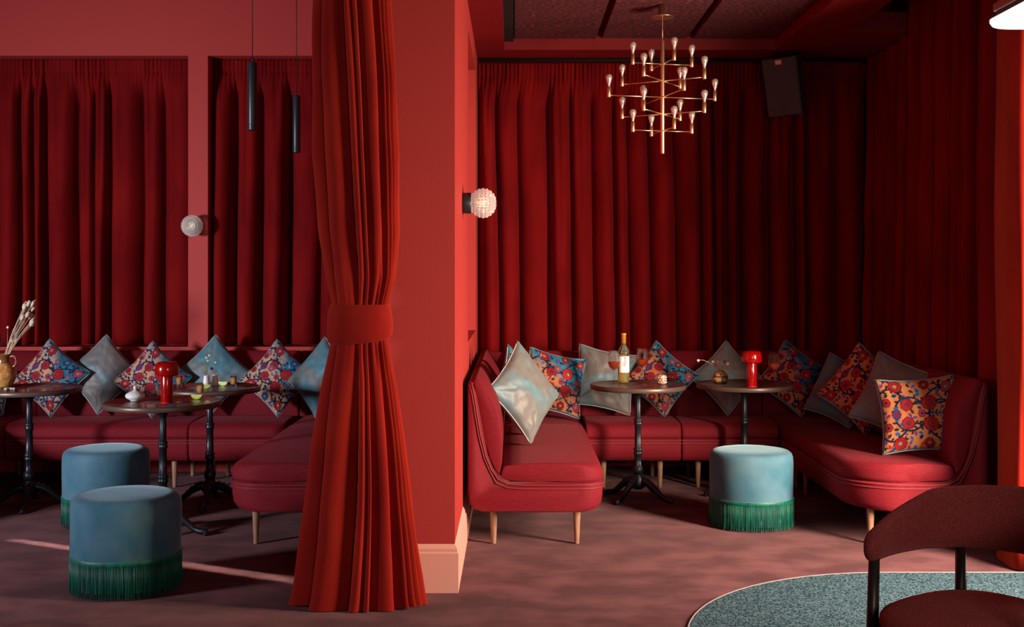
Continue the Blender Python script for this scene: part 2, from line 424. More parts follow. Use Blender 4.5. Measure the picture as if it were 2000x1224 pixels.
# folds listed counter clockwise from the left side (pi): front of the drape is angle pi..2pi
tot = sum(wid)
for q in wid: fb.append(fb[-1]+q/tot*2*PI)
bm = bmesh.new(); grid = []; NR = 120; NA = 560
for r in range(NR+1):
    y = -330+(1178+330)*r/NR
    z = EYE-(y-532)/sD
    xl, xr = interp(y, Ys, XL), interp(y, Ys, XR)
    cx = ((xl+xr)/2-1003)/sD; hw = (xr-xl)/2/sD
    dep = interp(y, [-330, 0, 450, 600, 660, 800, 1178], [.12, .13, .15, .085, .085, .13, .165])
    a = interp(y, [-330, 0, 300, 500, 590, 600, 660, 680, 900, 1178], [.28, .32, .32, .28, .14, .05, .05, .16, .38, .42])
    row = []
    for i in range(NA):
        t = 2*PI*i/NA
        tt = t+.09*math.sin(y/260+2)*math.sin(t) + .02*math.sin(y/120+2*t)
        tt %= 2*PI
        j = max(k for k in range(len(wid)) if fb[k] <= tt+1e-9)
        k = (tt-fb[j])/(fb[j+1]-fb[j])
        prof = abs(math.sin(PI*k))**.55
        aa = a*min(1.15, .45+1.1*wid[j])
        # little gathers above and below the tie
        gth = math.exp(-((y-585)/60)**2)*.09+math.exp(-((y-690)/30)**2)*.05
        rr = 1-aa*(1-prof)-gth*(.5+.5*math.sin(t*30))*(.15+.85*(t > 1.5))
        rr += .03*noise.noise(Vector((math.cos(t)*2, math.sin(t)*2, y/120)))
        ang = PI+t
        px = math.copysign(abs(math.cos(ang))**.85, math.cos(ang)); py = math.copysign(abs(math.sin(ang))**.85, math.sin(ang))
        zz = z+(.012*math.sin(t*3) if r == NR else 0)
        row.append(bm.verts.new((cx+hw*px*rr, cyD+dep*py*rr, max(zz, .004))))
    grid.append(row)
for a, b in zip(grid, grid[1:]):
    for i in range(NA): bm.faces.new((a[i], b[i], b[(i+1) % NA], a[(i+1) % NA]))
drape = link('tied_drape', bm, M['drape'])
tag(drape, 'orange lit red velvet drape gathered with a tieback band in front of the partition end', 'curtain')
bm = bmesh.new(); grid = []
cx = ((648+758)/2-1003)/sD
for (y, g) in ((594, -.004), (596, .004), (612, .010), (630, .012), (648, .010), (660, .005), (663, -.004)):
    row = []
    for i in range(64):
        t = 2*PI*i/64
        z = EYE-(y-532)/sD+.012*math.cos(t)*(y > 640)-.014*max(0, -math.sin(t))*(y > 640)
        hw = (57+(y-594)*.05)/sD+g; dp = .095+g
        px = math.copysign(abs(math.cos(t))**.8, math.cos(t)); py = math.copysign(abs(math.sin(t))**.8, math.sin(t))
        row.append(bm.verts.new((cx+hw*px, cyD+dp*py, z)))
    grid.append(row)
for a, b in zip(grid, grid[1:]):
    for i in range(64): bm.faces.new((a[i], b[i], b[(i+1) % 64], a[(i+1) % 64]))
link('tieback', bm, M['drape'], drape)

# ------------------------------------------------------------------ banquettes
SHELL = [(0, .885), (.004, .90), (.014, .908), (.028, .908), (.045, .85), (.08, .62), (.11, .50), (.14, .43), (.175, .385), (.22, .362), (.40, .358), (.56, .358), (.735, .358),
         (.742, .34), (.742, .28), (.735, .235), (.715, .208), (.68, .198), (.40, .196), (.08, .198), (.035, .212), (.008, .25), (0, .32)]
BACK = [(.026, .905), (.038, .918), (.055, .920), (.075, .905), (.105, .865), (.145, .80), (.172, .72), (.186, .63), (.190, .54), (.188, .47), (.178, .42), (.170, .392),
        (.14, .43), (.11, .50), (.08, .62), (.045, .85)]
SEAT = [(.172, .388), (.185, .432), (.20, .452), (.30, .462), (.45, .466), (.60, .463), (.69, .455), (.725, .44), (.742, .415), (.745, .38), (.740, .360), (.56, .360), (.40, .360), (.22, .364)]
PIPE = [(.020, .90), (.035, .84), (.070, .62), (.100, .50), (.130, .43), (.165, .378), (.215, .352), (.30, .346), (.50, .344), (.70, .346), (.745, .346)]
def loft(poly, stations, inset=.010):
    """sections along v; stations: list of (v, umax, shrink)"""
    bm = bmesh.new(); rows = []
    cu = sum(p[0] for p in poly)/len(poly); cz = sum(p[1] for p in poly)/len(poly)
    for v, um, sh in stations:
        row = []
        for u, z in poly:
            uu = u if u < .3 else .3+(u-.3)*(um-.3)/(.745-.3)
            if sh:
                du, dz = uu-cu, z-cz; l = math.hypot(du, dz) or 1
                uu -= du/l*sh; z = z-dz/l*sh
            row.append(bm.verts.new((uu, v, z)))
        rows.append(row)
    n = len(poly)
    for a, b in zip(rows, rows[1:]):
        for i in range(n): bm.faces.new((a[i], a[(i+1) % n], b[(i+1) % n], b[i]))
    bm.faces.new(rows[0][::-1]); bm.faces.new(rows[-1])
    bmesh.ops.recalc_face_normals(bm, faces=bm.faces)
    return bm
def stations(L, R0, R1, end0=True, end1=True):
    st = []
    def um(e, R):
        if R <= 0 or e >= R: return .745
        return .745-R+math.sqrt(max(0, R*R-(R-e)**2))
    n0 = 12
    vs = set([0, .003, .010, .02, L-.02, L-.010, L-.003, L, L/2])
    for k in range(n0+1):
        if R0: vs.add(R0*(1-math.cos(PI/2*k/n0)))
        if R1: vs.add(L-R1*(1-math.cos(PI/2*k/n0)))
    for v in sorted(vs):
        u = min(um(v, R0), um(L-v, R1))
        e = min(v, L-v); sh = 0 if e >= .02 else .012*(1-math.sqrt(max(0, 1-(1-e/.02)**2)))
        st.append((v, u, sh))
    return st
def leg_bm(u, v):
    return lathe([(.0, .0), (.0125, .0), (.0135, .004), (.0215, .19), (.0215, .205), (0, .205)], 14, c=(u, v, 0))
def make_banquette(L, R0, R1, label, group, corner=None, pipes=(True, True)):
    """length along local +Y, back at u=0, front at u=.745"""
    t = thing('banquette', label, 'banquette', group=group)
    st = stations(L, R0, R1)
    if corner: st = [(v, .745, 0 if sh < .001 else sh*.4) for v, u, sh in st]
    for nm, poly in (('base', SHELL), ('backrest', BACK), ('seat', SEAT)):
        link(nm, loft(poly, st), M['sofa'], t)
    if corner:   # second backrest across the far end, local v = L is the wall
        b = loft(BACK, [(0.192, .745, 0), (.4, .745, 0), (.742, .745, .002), (.745, .745, .006)])
        for v in b.verts: v.co = Vector((v.co.y, L-v.co.x, v.co.z)) if corner > 0 else Vector((v.co.y, v.co.x, v.co.z))
        bmesh.ops.recalc_face_normals(b, faces=b.faces)
        link('backrest', b, M['sofa'], t)
        b = bmesh.new()
        if corner > 0: box(b, .02, .742, L-.03, L, .2, .905)
        else: box(b, .02, .742, 0, .03, .2, .905)
        bevel(link('back_panel', b, M['sofa'], t), .01, 3)
    # twin piping: along the front and round the ends
    for dz in (0, -.020):
        pts = []
        def endpts(v, R, flip):
            out = []
            um_end = .745-R+.006
            for u, z in PIPE[:-2]:
                if u > um_end: continue
                out.append((u-(.010 if dz and u < .2 else 0), v, z+dz*(1 if u > .15 else .3)))
            return out
        um_st = [(v, u) for v, u, sh in st if v <= L/2]
        um_st2 = [(v, u) for v, u, sh in st if v > L/2]
        e = .001
        if pipes[0]: pts += endpts(-e, R0, 0)
        pts += [(u+e, max(v, -e) if v > 0 else -e, .346+dz) for v, u in um_st+um_st2]
        if pipes[1]: pts += endpts(L+e, R1, 1)[::-1]
        link('piping', tube(pts, .0042, 6), M['piping'], t)
    for u in (.14, .60):
        for v in (.13 if L > .5 else .08, L-.13):
            link('leg', leg_bm(u, v), M['wood_leg'], t)
    return t
G1 = 'modules of the right hand corner banquette'; G2 = 'modules of the left hand corner banquette'
YB = 8.83; YF = YB-.745; LA = YF-6.39
# right room.  left arm: back towards -X
o = make_banquette(LA, .13, 0, 'burgundy banquette arm against the partition with a silver silk cushion on it', G1, pipes=(True, False)); place(o, (-.25, 6.39, 0))
o = make_banquette(.74, 0, 0, 'burgundy banquette corner unit beside the partition under the first patterned cushion', G1, corner=1, pipes=(False, False)); place(o, (-.25, YF+.003, 0))
o = make_banquette(.655, 0, 0, 'burgundy banquette seat unit behind the table with the wine bottle', G1, pipes=(False, False)); place(o, (.50+.657, YB, 0), (0, 0, -PI/2))
o.location = (.498, YB, 0); o.rotation_euler = (0, 0, -PI/2)
# rotation -90deg: local +Y -> +X , local +X -> -Y
o2 = make_banquette(.665, 0, 0, 'burgundy banquette seat unit behind the table with the red lamp and vase', G1, pipes=(False, False)); place(o2, (1.158, YB, 0), (0, 0, -PI/2))
# right arm: back towards +X  -> rotate 180 : local Y -> -Y
o = make_banquette(LA, 0, .30, 'burgundy banquette arm against the side curtain holding four cushions', G1, pipes=(False, True)); place(o, (2.575, YF-.003, 0), (0, 0, PI))
o = make_banquette(.74, 0, 0, 'burgundy banquette corner unit where the side curtain meets the back curtain', G1, corner=-1, pipes=(False, False)); place(o, (2.575, YB, 0), (0, 0, PI))
# left room
o = make_banquette(LA, 0, .20, 'burgundy banquette arm half hidden by the tied drape', G2, pipes=(False, True)); place(o, (-.825, YF-.003, 0), (0, 0, PI))
o = make_banquette(.74, 0, 0, 'burgundy banquette corner unit behind the tied drape', G2, corner=-1, pipes=(False, False)); place(o, (-.825, YB, 0), (0, 0, PI))
o = make_banquette(.655, 0, 0, 'narrow burgundy banquette unit between the seat seam and the tied drape', G2, pipes=(False, False)); place(o, (-2.235, YB, 0), (0, 0, -PI/2))
o = make_banquette(1.262, 0, 0, 'wide burgundy banquette unit behind the back velvet stool', G2, pipes=(False, False)); place(o, (-3.50, YB, 0), (0, 0, -PI/2))
o = make_banquette(.74, 0, 0, 'burgundy banquette corner unit behind the stoneware jug', G2, corner=1, pipes=(False, False)); place(o, (-4.248, YF+.003, 0))
o = make_banquette(LA, .13, 0, 'burgundy banquette arm at the far left edge', G2, pipes=(True, False)); place(o, (-4.248, 6.39, 0))

# ------------------------------------------------------------------ cushions
NPX = 256
def painter(seed, orange=True, blue=.0):
    """paint an embroidered suzani pattern; returns NPX x NPX x 3"""
    rnd = random.Random(seed)
    g = (np.arange(NPX)+.5)/NPX*2-1
    Xg, Yg = np.meshgrid(g, g)
    base = np.array((.55, .19, .065)) if orange else np.array((.50, .30, .19))
    teal = np.array((.02, .12, .18)); navy = np.array((.008, .014, .040)); red = np.array((.38, .012, .009)); pink = np.array((.42, .035, .07))
    blu = np.array((.02, .09, .30)); sky = np.array((.04, .20, .30)); cream = np.array((.48, .33, .20)); purple = np.array((.14, .03, .16))
    img = np.ones((NPX, NPX, 3))*base
    # areas where the ground cloth runs to teal and blue
    if blue > 0:
        d = np.clip((Xg*.55+Yg*.85+.35*np.sin(Xg*5)*.4)*2.2-1.3+blue*3.0, 0, 1)[..., None]
        img = img*(1-d)+teal*1.4*d
    def fill(mask, col):
        m = np.clip(mask, 0, 1)[..., None]
        np.copyto(img, img*(1-m)+np.array(col)*m)
    def stroke(pts, wd, col):
        dmin = np.full(Xg.shape, 9.)
        for (x0, y0), (x1, y1) in zip(pts, pts[1:]):
            dx, dy = x1-x0, y1-y0; l2 = dx*dx+dy*dy+1e-9
            t = np.clip(((Xg-x0)*dx+(Yg-y0)*dy)/l2, 0, 1)
            dmin = np.minimum(dmin, np.hypot(Xg-x0-t*dx, Yg-y0-t*dy))
        fill((wd-dmin)/.008+.5, col)
    def leaf(x, y, a, l, wd, col, rim=None):
        u = (Xg-x)*math.cos(a)+(Yg-y)*math.sin(a); v = -(Xg-x)*math.sin(a)+(Yg-y)*math.cos(a)
        k = wd*np.sin(np.clip(u/l, 0, 1)*PI)
        if rim is not None: fill((k+.018-np.abs(v))/.008*(k > 1e-6), rim)
        fill((k-np.abs(v))/.008*(k > 1e-6), col)
    def flower(x, y, R, n, col, ctr, rim=navy, rot=0):
        r = np.hypot(Xg-x, Yg-y); th = np.arctan2(Yg-y, Xg-x)+rot
        e = R*(.80+.20*np.abs(np.cos(th*n/2))**.5)
        fill((e+.022-r)/.010, rim); fill((e-r)/.010, col)
        fill((.012-np.abs(np.sin(th*n/2))*r*.35)/.008*((r > R*.38) & (r < e)), rim*.5+np.array(col)*.5)
        fill((R*.40-r)/.010, rim); fill((R*.32-r)/.010, ctr); fill((R*.14-r)/.010, rim)
    def vine(fn, t0, t1, n=26, wd=.022, leaves=True, col=navy, lcol=(navy, blu)):
        P = [fn(t0+(t1-t0)*i/n) for i in range(n+1)]
        stroke(P, wd, col)
        if leaves:
            for i in range(1, n, 2):
                dx, dy = P[i+1][0]-P[i][0], P[i+1][1]-P[i][1]; a = math.atan2(dy, dx)
                s = 1 if (i//2) % 2 else -1
                leaf(P[i][0], P[i][1], a+s*.95, rnd.uniform(.10, .16), .036, lcol[rnd.random() < .3], None)
    lc = (navy, blu)
    for sg in (1, -1):
        S = lambda p, sg=sg: (p[0], sg*p[1])
        vine(lambda t: S((-.98+1.96*t, .50+.22*math.sin(t*2*PI*1.5+.4))), 0, 1, 34, .028)
        vine(lambda t: S((-.25+.42*math.cos(t), .02+.46*math.sin(t))), .35, PI*.98, 18, .026)
        vine(lambda t: S((.62+.34*math.cos(t), .34*math.sin(t)*1.1)), .6, PI*1.0, 16, .026)
        vine(lambda t: S((-.9+.5*t, .98-.35*t*t)), 0, 1, 10, .022)
        vine(lambda t: S((.95-.5*t, .95-.25*math.sin(t*3))), 0, 1, 12, .022)
        flower(*S((-.32, .26)), .17, 7, red, purple); flower(*S((.30, .30)), .21, 11, red, pink)
        flower(*S((-.55, .80)), .17, 8, red, cream); flower(*S((.78, .72)), .15, 9, red if rnd.random() < .5 else pink, cream)
        flower(*S((.20, .83)), .13, 7, (blu if not orange else red*.8), cream)
        flower(*S((-.86, .34)), .11, 6, red, navy); flower(*S((.93, .22)), .09, 6, blu, cream)
        for (x, y, a) in ((-.08, .52, .4), (.05, .60, 2.2), (.52, .55, 1.), (-.70, .52, .2), (-.15, .88, 1.9), (.52, .88, .2), (.60, .12, .6), (.78, .42, 1.6), (-.55, .12, 2.7)):
            leaf(*S((x, y)), sg*a, .16, .045, lc[rnd.random() < .5], sky if rnd.random() < .4 else None)
    flower(-.62, 0, .12, 8, purple, red); flower(.08, 0, .10, 6, pink, navy)
    stroke([(.15, 0), (.95, 0)], .014, navy)
    for i in range(7):
        x = .24+.10*i
        leaf(x, 0, .85, .15, .028, lc[i % 2]); leaf(x, 0, -.85, .15, .028, lc[i % 2])
    if blue > 0:
        # pale blue sprigs on the teal side
        for _ in range(int(60*blue+14)):
            x, y = rnd.uniform(-1, 1), rnd.uniform(-1, 1)
            if x*.55+y*.85 > .35-blue:
                leaf(x, y, rnd.uniform(0, 6.28), rnd.uniform(.08, .17), .026, (sky, blu, np.array((.2, .5, .45)))[rnd.randrange(3)])
        for _ in range(5):
            x, y = rnd.uniform(-.9, .9), rnd.uniform(-.9, .9)
            if x*.55+y*.85 > .2-blue: flower(x, y, rnd.uniform(.08, .13), 7, pink, cream, teal)
    # sprigs filling the open ground
    for _ in range(520):
        x, y = rnd.uniform(-.96, .96), rnd.uniform(-.96, .96)
        i0, j0 = int((y+1)/2*NPX), int((x+1)/2*NPX)
        w_ = img[max(0, i0-5):i0+6, max(0, j0-5):j0+6]
        if np.abs(w_-base).max() < .05 or (blue > 0 and np.abs(w_-teal*1.4).max() < .05):
            a = rnd.uniform(0, 6.28); q_ = rnd.random()
            cl_ = navy if q_ < .5 else (blu if q_ < .7 else (red if q_ < .9 else purple))
            for da in (-.7, 0, .7): leaf(x-.05*math.cos(a), y-.05*math.sin(a), a+da, .125, .026, cl_)
    edge = np.maximum(np.abs(Xg), np.abs(Yg))
    fill((edge-.955)/.02, sky*.8)
    return img
def pillow_grid(side, T, N, seed, sgn):
    pts = []
    for j in range(N+1):
        for i in range(N+1):
            u = 2*i/N-1; v = 2*j/N-1
            x = side/2*u*(1-.10*(1-v*v)**1.0); z = side/2*v*(1-.10*(1-u*u))
            e = max(0, (1-u*u))*max(0, (1-v*v))
            th = T/2*(e**.42)
            th *= 1+.10*noise.noise(Vector((u*1.6, v*1.6, seed)))
            th += .007*noise.noise(Vector((u*4+3, v*4, seed+3)))*min(1, e*6)
            # creases running in from the corners
            r = abs(abs(u)-abs(v)); th -= .006*math.exp(-(r/.07)**2)*min(1, e*5)*(abs(u) > .45)
            pts.append((x, -sgn*th, z))
    return pts
def half(side, T, N, seed, sgn, img=None, name='cover'):
    me = bpy.data.meshes.new(name); pts = pillow_grid(side, T, N, seed, sgn)
    faces = []
    for j in range(N):
        for i in range(N):
            a = j*(N+1)+i; f = (a, a+1, a+N+2, a+N+1)
            faces.append(f if sgn > 0 else f[::-1])
    me.from_pydata(pts, [], faces); me.polygons.foreach_set('use_smooth', [True]*len(me.polygons))
    if img is not None:
        at_ = me.color_attributes.new('pattern', 'FLOAT_COLOR', 'POINT')
        idx = np.clip((np.arange(N+1)/N*NPX).astype(int), 0, NPX-1)
        cols = np.ones(((N+1)*(N+1), 4), dtype=np.float32)
        cols[:, :3] = img[np.ix_(idx, idx)].reshape(-1, 3)
        at_.data.foreach_set('color', cols.ravel())
    return me
SIDE = .43
protos = {}
def cushion_proto(kind, seed):
    T = .155
    t = thing('cushion', 'x', 'cushion')
    if kind.startswith('pat'):
        img = {'pat_orange': lambda: painter(seed, True, 0), 'pat_mixed': lambda: painter(seed, True, .5), 'pat_cream': lambda: painter(seed, False, .34),
               'pat_blue': lambda: painter(seed, False, .6)}[kind]()
        f = half(SIDE, T, 150, seed, 1, img); fm = M['pattern']; bmx = M['silk']
    else:
        f = half(SIDE, T, 60, seed, 1); fm = M['silk'] if kind == 'teal' else M['silk_grey']; bmx = fm
    b = half(SIDE, T, 30, seed, -1)
    for nm, me, m in (('front_cover', f, fm), ('back_cover', b, bmx)):
        me.materials.append(m); o = bpy.data.objects.new(nm, me); C.collection.objects.link(o); o.parent = t
    P = []
    n = 14
    def pt(u, v): return (SIDE/2*u*(1-.10*(1-v*v)), 0, SIDE/2*v*(1-.10*(1-u*u)))
    for i in range(n): P.append(pt(-1+2*i/n, -1))
    for i in range(n): P.append(pt(1, -1+2*i/n))
    for i in range(n): P.append(pt(1-2*i/n, 1))
    for i in range(n): P.append(pt(-1, 1-2*i/n))
    link('piping', tube(P, .0038, 6, closed=True), M['silk_piping'], t)
    return t
def cushion(kind, seed, px, py, s, spin, yaw, lean, label, group, scale=1, sx=1):
    key = (kind, seed)
    if key not in protos: protos[key] = cushion_proto(kind, seed); o = protos[key]
    else: o = dup(protos[key])
    o.location = at(px, py, s)
    R = Matrix.Rotation(math.radians(yaw), 4, 'Z') @ Matrix.Rotation(math.radians(-lean), 4, 'X') @ Matrix.Rotation(math.radians(spin), 4, 'Y')
    o.rotation_euler = R.to_euler(); o.scale = (scale, scale*sx, scale)
    low = min((R @ Vector((a*SIDE/2*scale, 0, b*SIDE/2*scale))).z for a in (-1, 1) for b in (-1, 1))
    o.location.y -= .055 if s < 280 else 0
    o.location.z = .468-low      # resting on the seat
    o['label'] = label; o['group'] = group
    return o
GL = 'cushions along the left banquette'; GR = 'cushions along the right banquette'
cushion('pat_blue', 2, -16, 778, 268, 6, -10, 18, 'blue patterned cushion cut off by the picture edge, below the jug table', GL, .8)
cushion('pat_cream', 1, 104, 737, 270, 38, 0, 16, 'blue and cream floral cushion standing on a corner beside the stoneware jug', GL, .96)
cushion('silk_grey', 1, 205, 735, 266, 47, 4, 15, 'grey blue silk cushion between two floral cushions, left of the white sugar bowl', GL, .99)
cushion('pat_cream', 1, 302, 746, 272, 42, 4, 16, 'floral cushion directly behind the red lamp in the left bay', GL, .93)
cushion('teal', 1, 420, 735, 267, 45, 0, 15, 'bright teal silk cushion behind the small white bud vases', GL, .99)
cushion('pat_cream', 3, 545, 745, 270, 40, -4, 16, 'dark blue and cream floral cushion nearest the tied drape', GL, .95)
cushion('teal', 1, 630, 757, 278, 40, -30, 14, 'teal cushion mostly hidden behind the tied drape', GL)
# right bay
cushion('pat_mixed', 4, 1018, 748, 305, 47, 62, 20, 'floral cushion showing as a sliver behind the silver silk cushion', GR)
cushion('silk_grey', 2, 1024, 768, 322, 52, 48, 16, 'silver silk cushion leaning on the arm nearest the partition', GR, 1.06)
cushion('pat_mixed', 4, 1083, 745, 276, 14, 22, 16, 'blue and orange floral cushion in the corner behind the silver cushion', GR, 1.02)
cushion('silk_grey', 2, 1180, 748, 268, 12, 6, 16, 'grey silk cushion behind the wine bottle', GR, 1.05)
cushion('pat_mixed', 6, 1288, 753, 270, 40, -2, 16, 'floral cushion behind the copper tealight holder', GR, .93)
cushion('silk_grey', 1, 1417, 748, 268, 47, 2, 15, 'grey silk cushion behind the ochre vase with blossom twigs', GR, .92)
cushion('pat_mixed', 4, 1546, 750, 270, 36, -4, 16, 'floral cushion behind the wine glass on the lamp table', GR, .95)
cushion('teal', 1, 1640, 768, 290, 14, -52, 22, 'narrow teal silk cushion seen edge on in the right corner', GR)
cushion('pat_orange', 5, 1684, 775, 303, 34, -38, 18, 'orange floral cushion between the teal and the grey silk cushions', GR, 1.02)
cushion('silk_grey', 1, 1752, 790, 322, 20, -32, 18, 'grey silk cushion behind the large front floral cushion', GR, 1.05)
cushion('pat_orange', 5, 1793, 812, 345, -5, -14, 13, 'large orange floral cushion standing upright nearest the chair', GR, 1.0)

# ------------------------------------------------------------------ bistro tables
TH = .762
def make_table(R, label, group):
    t = thing('bistro_table', label, 'table', group=group)
    link('tabletop', lathe([(0, TH-.002), (R-.012, TH-.002), (R-.004, TH), (R-.002, TH-.002)], 72), M['table'], t)
    link('table_edge', lathe([(R-.004, TH-.001), (R, TH-.004), (R, TH-.028), (R-.004, TH-.032), (0, TH-.032)], 72), M['rim'], t)
    link('collar', lathe([(0, .728), (.065, .728), (.065, .722), (.034, .714), (.030, .69), (0, .69)], 28), M['iron'], t)
    link('column', lathe([(0, .72), (.026, .715), (.028, .69), (.021, .675), (.020, .66), (.0205, .535), (.028, .530), (.029, .520), (.024, .512), (.029, .504), (.028, .494), (.022, .488),
                          (.0245, .34), (.031, .335), (.032, .325), (.026, .317), (.032, .308), (.031, .298), (.025, .292), (.0275, .225), (.036, .218), (.038, .195),
                          (.034, .172), (.028, .165), (.032, .155), (.040, .145), (.044, .11), (.050, .085), (.030, .070), (0, .068)], 40, flute=(.2, .68, 12, .16)), M['iron'], t)
    for k in range(4):
        a = PI/4+k*PI/2+.12
        d = Vector((math.cos(a), math.sin(a), 0)); s = Vector((-math.sin(a), math.cos(a), 0))
        pts = []; rad = []
        for r_, z, q in ((.02, .105, .026), (.05, .122, .028), (.085, .112, .026), (.12, .090, .022), (.155, .060, .019), (.185, .036, .017), (.215, .024, .018), (.245, .022, .020), (.262, .018, .015), (.272, .014, .006)):
            pts.append(d*r_+Vector((0, 0, z))); rad.append(q)
        bm = tube(pts, rad, 10, sq=.85)
        for m_ in (-1, 0, 1):   # claw toes
            c = d*(.258+.008*(m_ == 0))+s*.013*m_+Vector((0, 0, .011)); ball(bm, c, .0105, seg=8)
        for q_ in range(5):     # acanthus relief along the spine
            c = d*(.06+.028*q_)+Vector((0, 0, (.146, .137, .116, .090, .062)[q_])); ball(bm, c, .009, sz=.8, seg=8)
        link('foot', bm, M['iron'], t)
    return t
GT = 'round bistro tables'
tp = make_table(.322, '', GT)
tables = [
 (at(1246, 975, 295), 'round dark bistro table carrying the wine bottle and two glasses', 0, .98),
 (at(1454, 975, 293), 'round dark bistro table carrying the red lamp and one wine glass, behind the fringed stool', .5, .985),
 (at(57, 990, 304), 'round dark bistro table under the stoneware jug at the left edge', .9, 1),
 (at(318, 1039, 340), 'round dark bistro table with the red lamp and white sugar bowl, nearest of the three', .49, 1.03),
 (at(410, 985, 302), 'round dark bistro table with bud vases and shot glasses, nearest the tied drape', .75, 1)]
TB = []
for i, (p, lab, rz, sc) in enumerate(tables):
    o = tp if i == 0 else dup(tp)
    p.z = 0; place(o, p, (0, 0, rz), lab); o.scale = (sc, sc, 1); TB.append(p)

# ------------------------------------------------------------------ fringed stools
def make_stool(label):
    t = thing('fringed_stool', label, 'stool', group='teal velvet stools with green fringe')
    R = .245; H = .45
    prof = [(0, H), (.12, H), (.19, H-.002), (.222, H-.008), (.237, H-.020), (.244, H-.040), (.246, H-.07), (.246, .30), (.245, .175), (.243, .168), (.236, .165), (.236, .03), (0, .03)]
    bm = lathe(prof, 72)
    for v in bm.verts:
        r = math.hypot(v.co.x, v.co.y)
        if v.co.z > .17 and r > .05:
            a = math.atan2(v.co.y, v.co.x)
            k = 1+.010*noise.noise(Vector((math.cos(a)*1.5, math.sin(a)*1.5, v.co.z*4)))
            v.co.x *= k; v.co.y *= k
    link('body', bm, M['stool'], t)
    link('fringe_band', lathe([(.2485, .176), (.2505, .172), (.2505, .160), (.2485, .156), (.24, .156), (.24, .176), (.2485, .176)], 72), M['fringe'], t)
    bm = bmesh.new(); rnd = random.Random(3); n = 420
    for i in range(n):
        a = 2*PI*i/n+rnd.uniform(-.004, .004); r0 = .246+rnd.uniform(-.002, .002); r1 = r0+rnd.uniform(-.004, .004)
        a2 = a+rnd.uniform(-.012, .012); am = (a+a2)/2+rnd.uniform(-.004, .004); zb = rnd.uniform(.004, .016)
        tube([(r0*math.cos(a), r0*math.sin(a), .160), (r0*math.cos(am), r0*math.sin(am), .09), (r1*math.cos(a2), r1*math.sin(a2), zb)], .0017, 4, bm)
    o = link('fringe', bm, M['fringe'], t); o['kind'] = 'stuff'
    return t
st = make_stool('teal velvet stool with green fringe in front of the red lamp table, right bay')
p = at(1467, 1024, 328); p.z = 0; place(st, p)
o = dup(st); p = at(247, 1147, 410); p.z = 0; place(o, p, (0, 0, 1.2), 'teal velvet stool with green fringe in the front left, half in shadow'); o.scale = (1.03, 1.03, 1.01)
o = dup(st); p = at(208, 1021, 326); p.z = 0; place(o, p, (0, 0, 2.6), 'blue velvet stool partly hidden behind the front left stool'); o.scale = (1.02, 1.02, 1.01)

# ------------------------------------------------------------------ chandelier
ch = thing('chandelier', 'brass chandelier with five tiers of bare bulbs hanging from the red ceiling', 'chandelier', at(1294, 532, 306))
ch.location.z = 0
link('stem_rod', lathe([(0, 2.258), (.0125, 2.258), (.0135, 2.260), (.0135, 2.975), (.0125, 2.977), (0, 2.977)], 20), M['brass'], ch)
link('cord', tube([(0, 0, 2.97), (0, 0, 3.14)], .0022, 6), M['brass'], ch)
link('canopy', lathe([(0, 3.128), (.070, 3.126), (.074, 3.128), (.074, 3.131), (.03, 3.134), (.026, 3.136), (.026, 3.205), (0, 3.205)], 36), M['brass'], ch)
bulb_me = None
for tz, L, ang in ((2.83, .20, 14), (2.722, .285, -31), (2.618, .36, 14), (2.51, .285, -31), (2.403, .20, 14)):
    for k in range(4):
        a = math.radians(ang+90*k); x, y = L*math.cos(a), L*math.sin(a)
        arm = link('arm', tube([(0, 0, tz), (x, y, tz)], .0038, 8), M['brass'], ch)
        link('lamp_holder', lathe([(0, tz-.014), (.011, tz-.013), (.0125, tz-.010), (.0125, tz+.050), (.010, tz+.053), (0, tz+.053)], 16, c=(x, y, 0)), M['brass'], arm)
        link('bulb', lathe([(.008, tz+.052), (.0085, tz+.066), (.013, tz+.082), (.0195, tz+.100), (.0215, tz+.112), (.019, tz+.124), (.011, tz+.132), (0, tz+.134)], 18, c=(x, y, 0)), M['bulb'], arm)
        link('filament', lathe([(.004, tz+.055), (.0035, tz+.085), (.009, tz+.106), (.004, tz+.114), (0, tz+.114)], 8, c=(x, y, 0)), M['filament'], arm)

# ------------------------------------------------------------------ speaker
sp = thing('loudspeaker', 'black loudspeaker angled down from the top of the back wall curtain', 'speaker', at(1527, 170, 266))
sp.rotation_euler = (Matrix.Rotation(math.radians(-26), 4, 'Z') @ Matrix.Rotation(math.radians(16), 4, 'X') @ Matrix.Rotation(math.radians(-3), 4, 'Y')).to_euler()
bevel(link('cabinet', B(-.128, .128, .012, .20, -.215, .215), M['speaker_box'], sp, smooth=False), .008)
bevel(link('grille', B(-.124, .124, -.004, .011, -.211, .211), M['speaker'], sp, smooth=False), .006)
stk = link('badge', B(-.028, .020, -.006, -.004, .165, .200), M['sticker'], sp, smooth=False)
bm = bmesh.new()
for x0, x1, z0, z1 in ((-.022, -.016, .172, .193), (-.012, -.006, .172, .193), (-.012, .004, .187, .192), (.002, .008, .172, .193), (-.020, .010, .178, .181)):
    box(bm, x0, x1, -.0075, -.006, z0, z1)
link('badge_mark', bm, M['paper'], stk, smooth=False)
link('bracket', tube([(0, .20, .05), (.02, .30, .12)], .014, 10), M['anthracite'], sp)

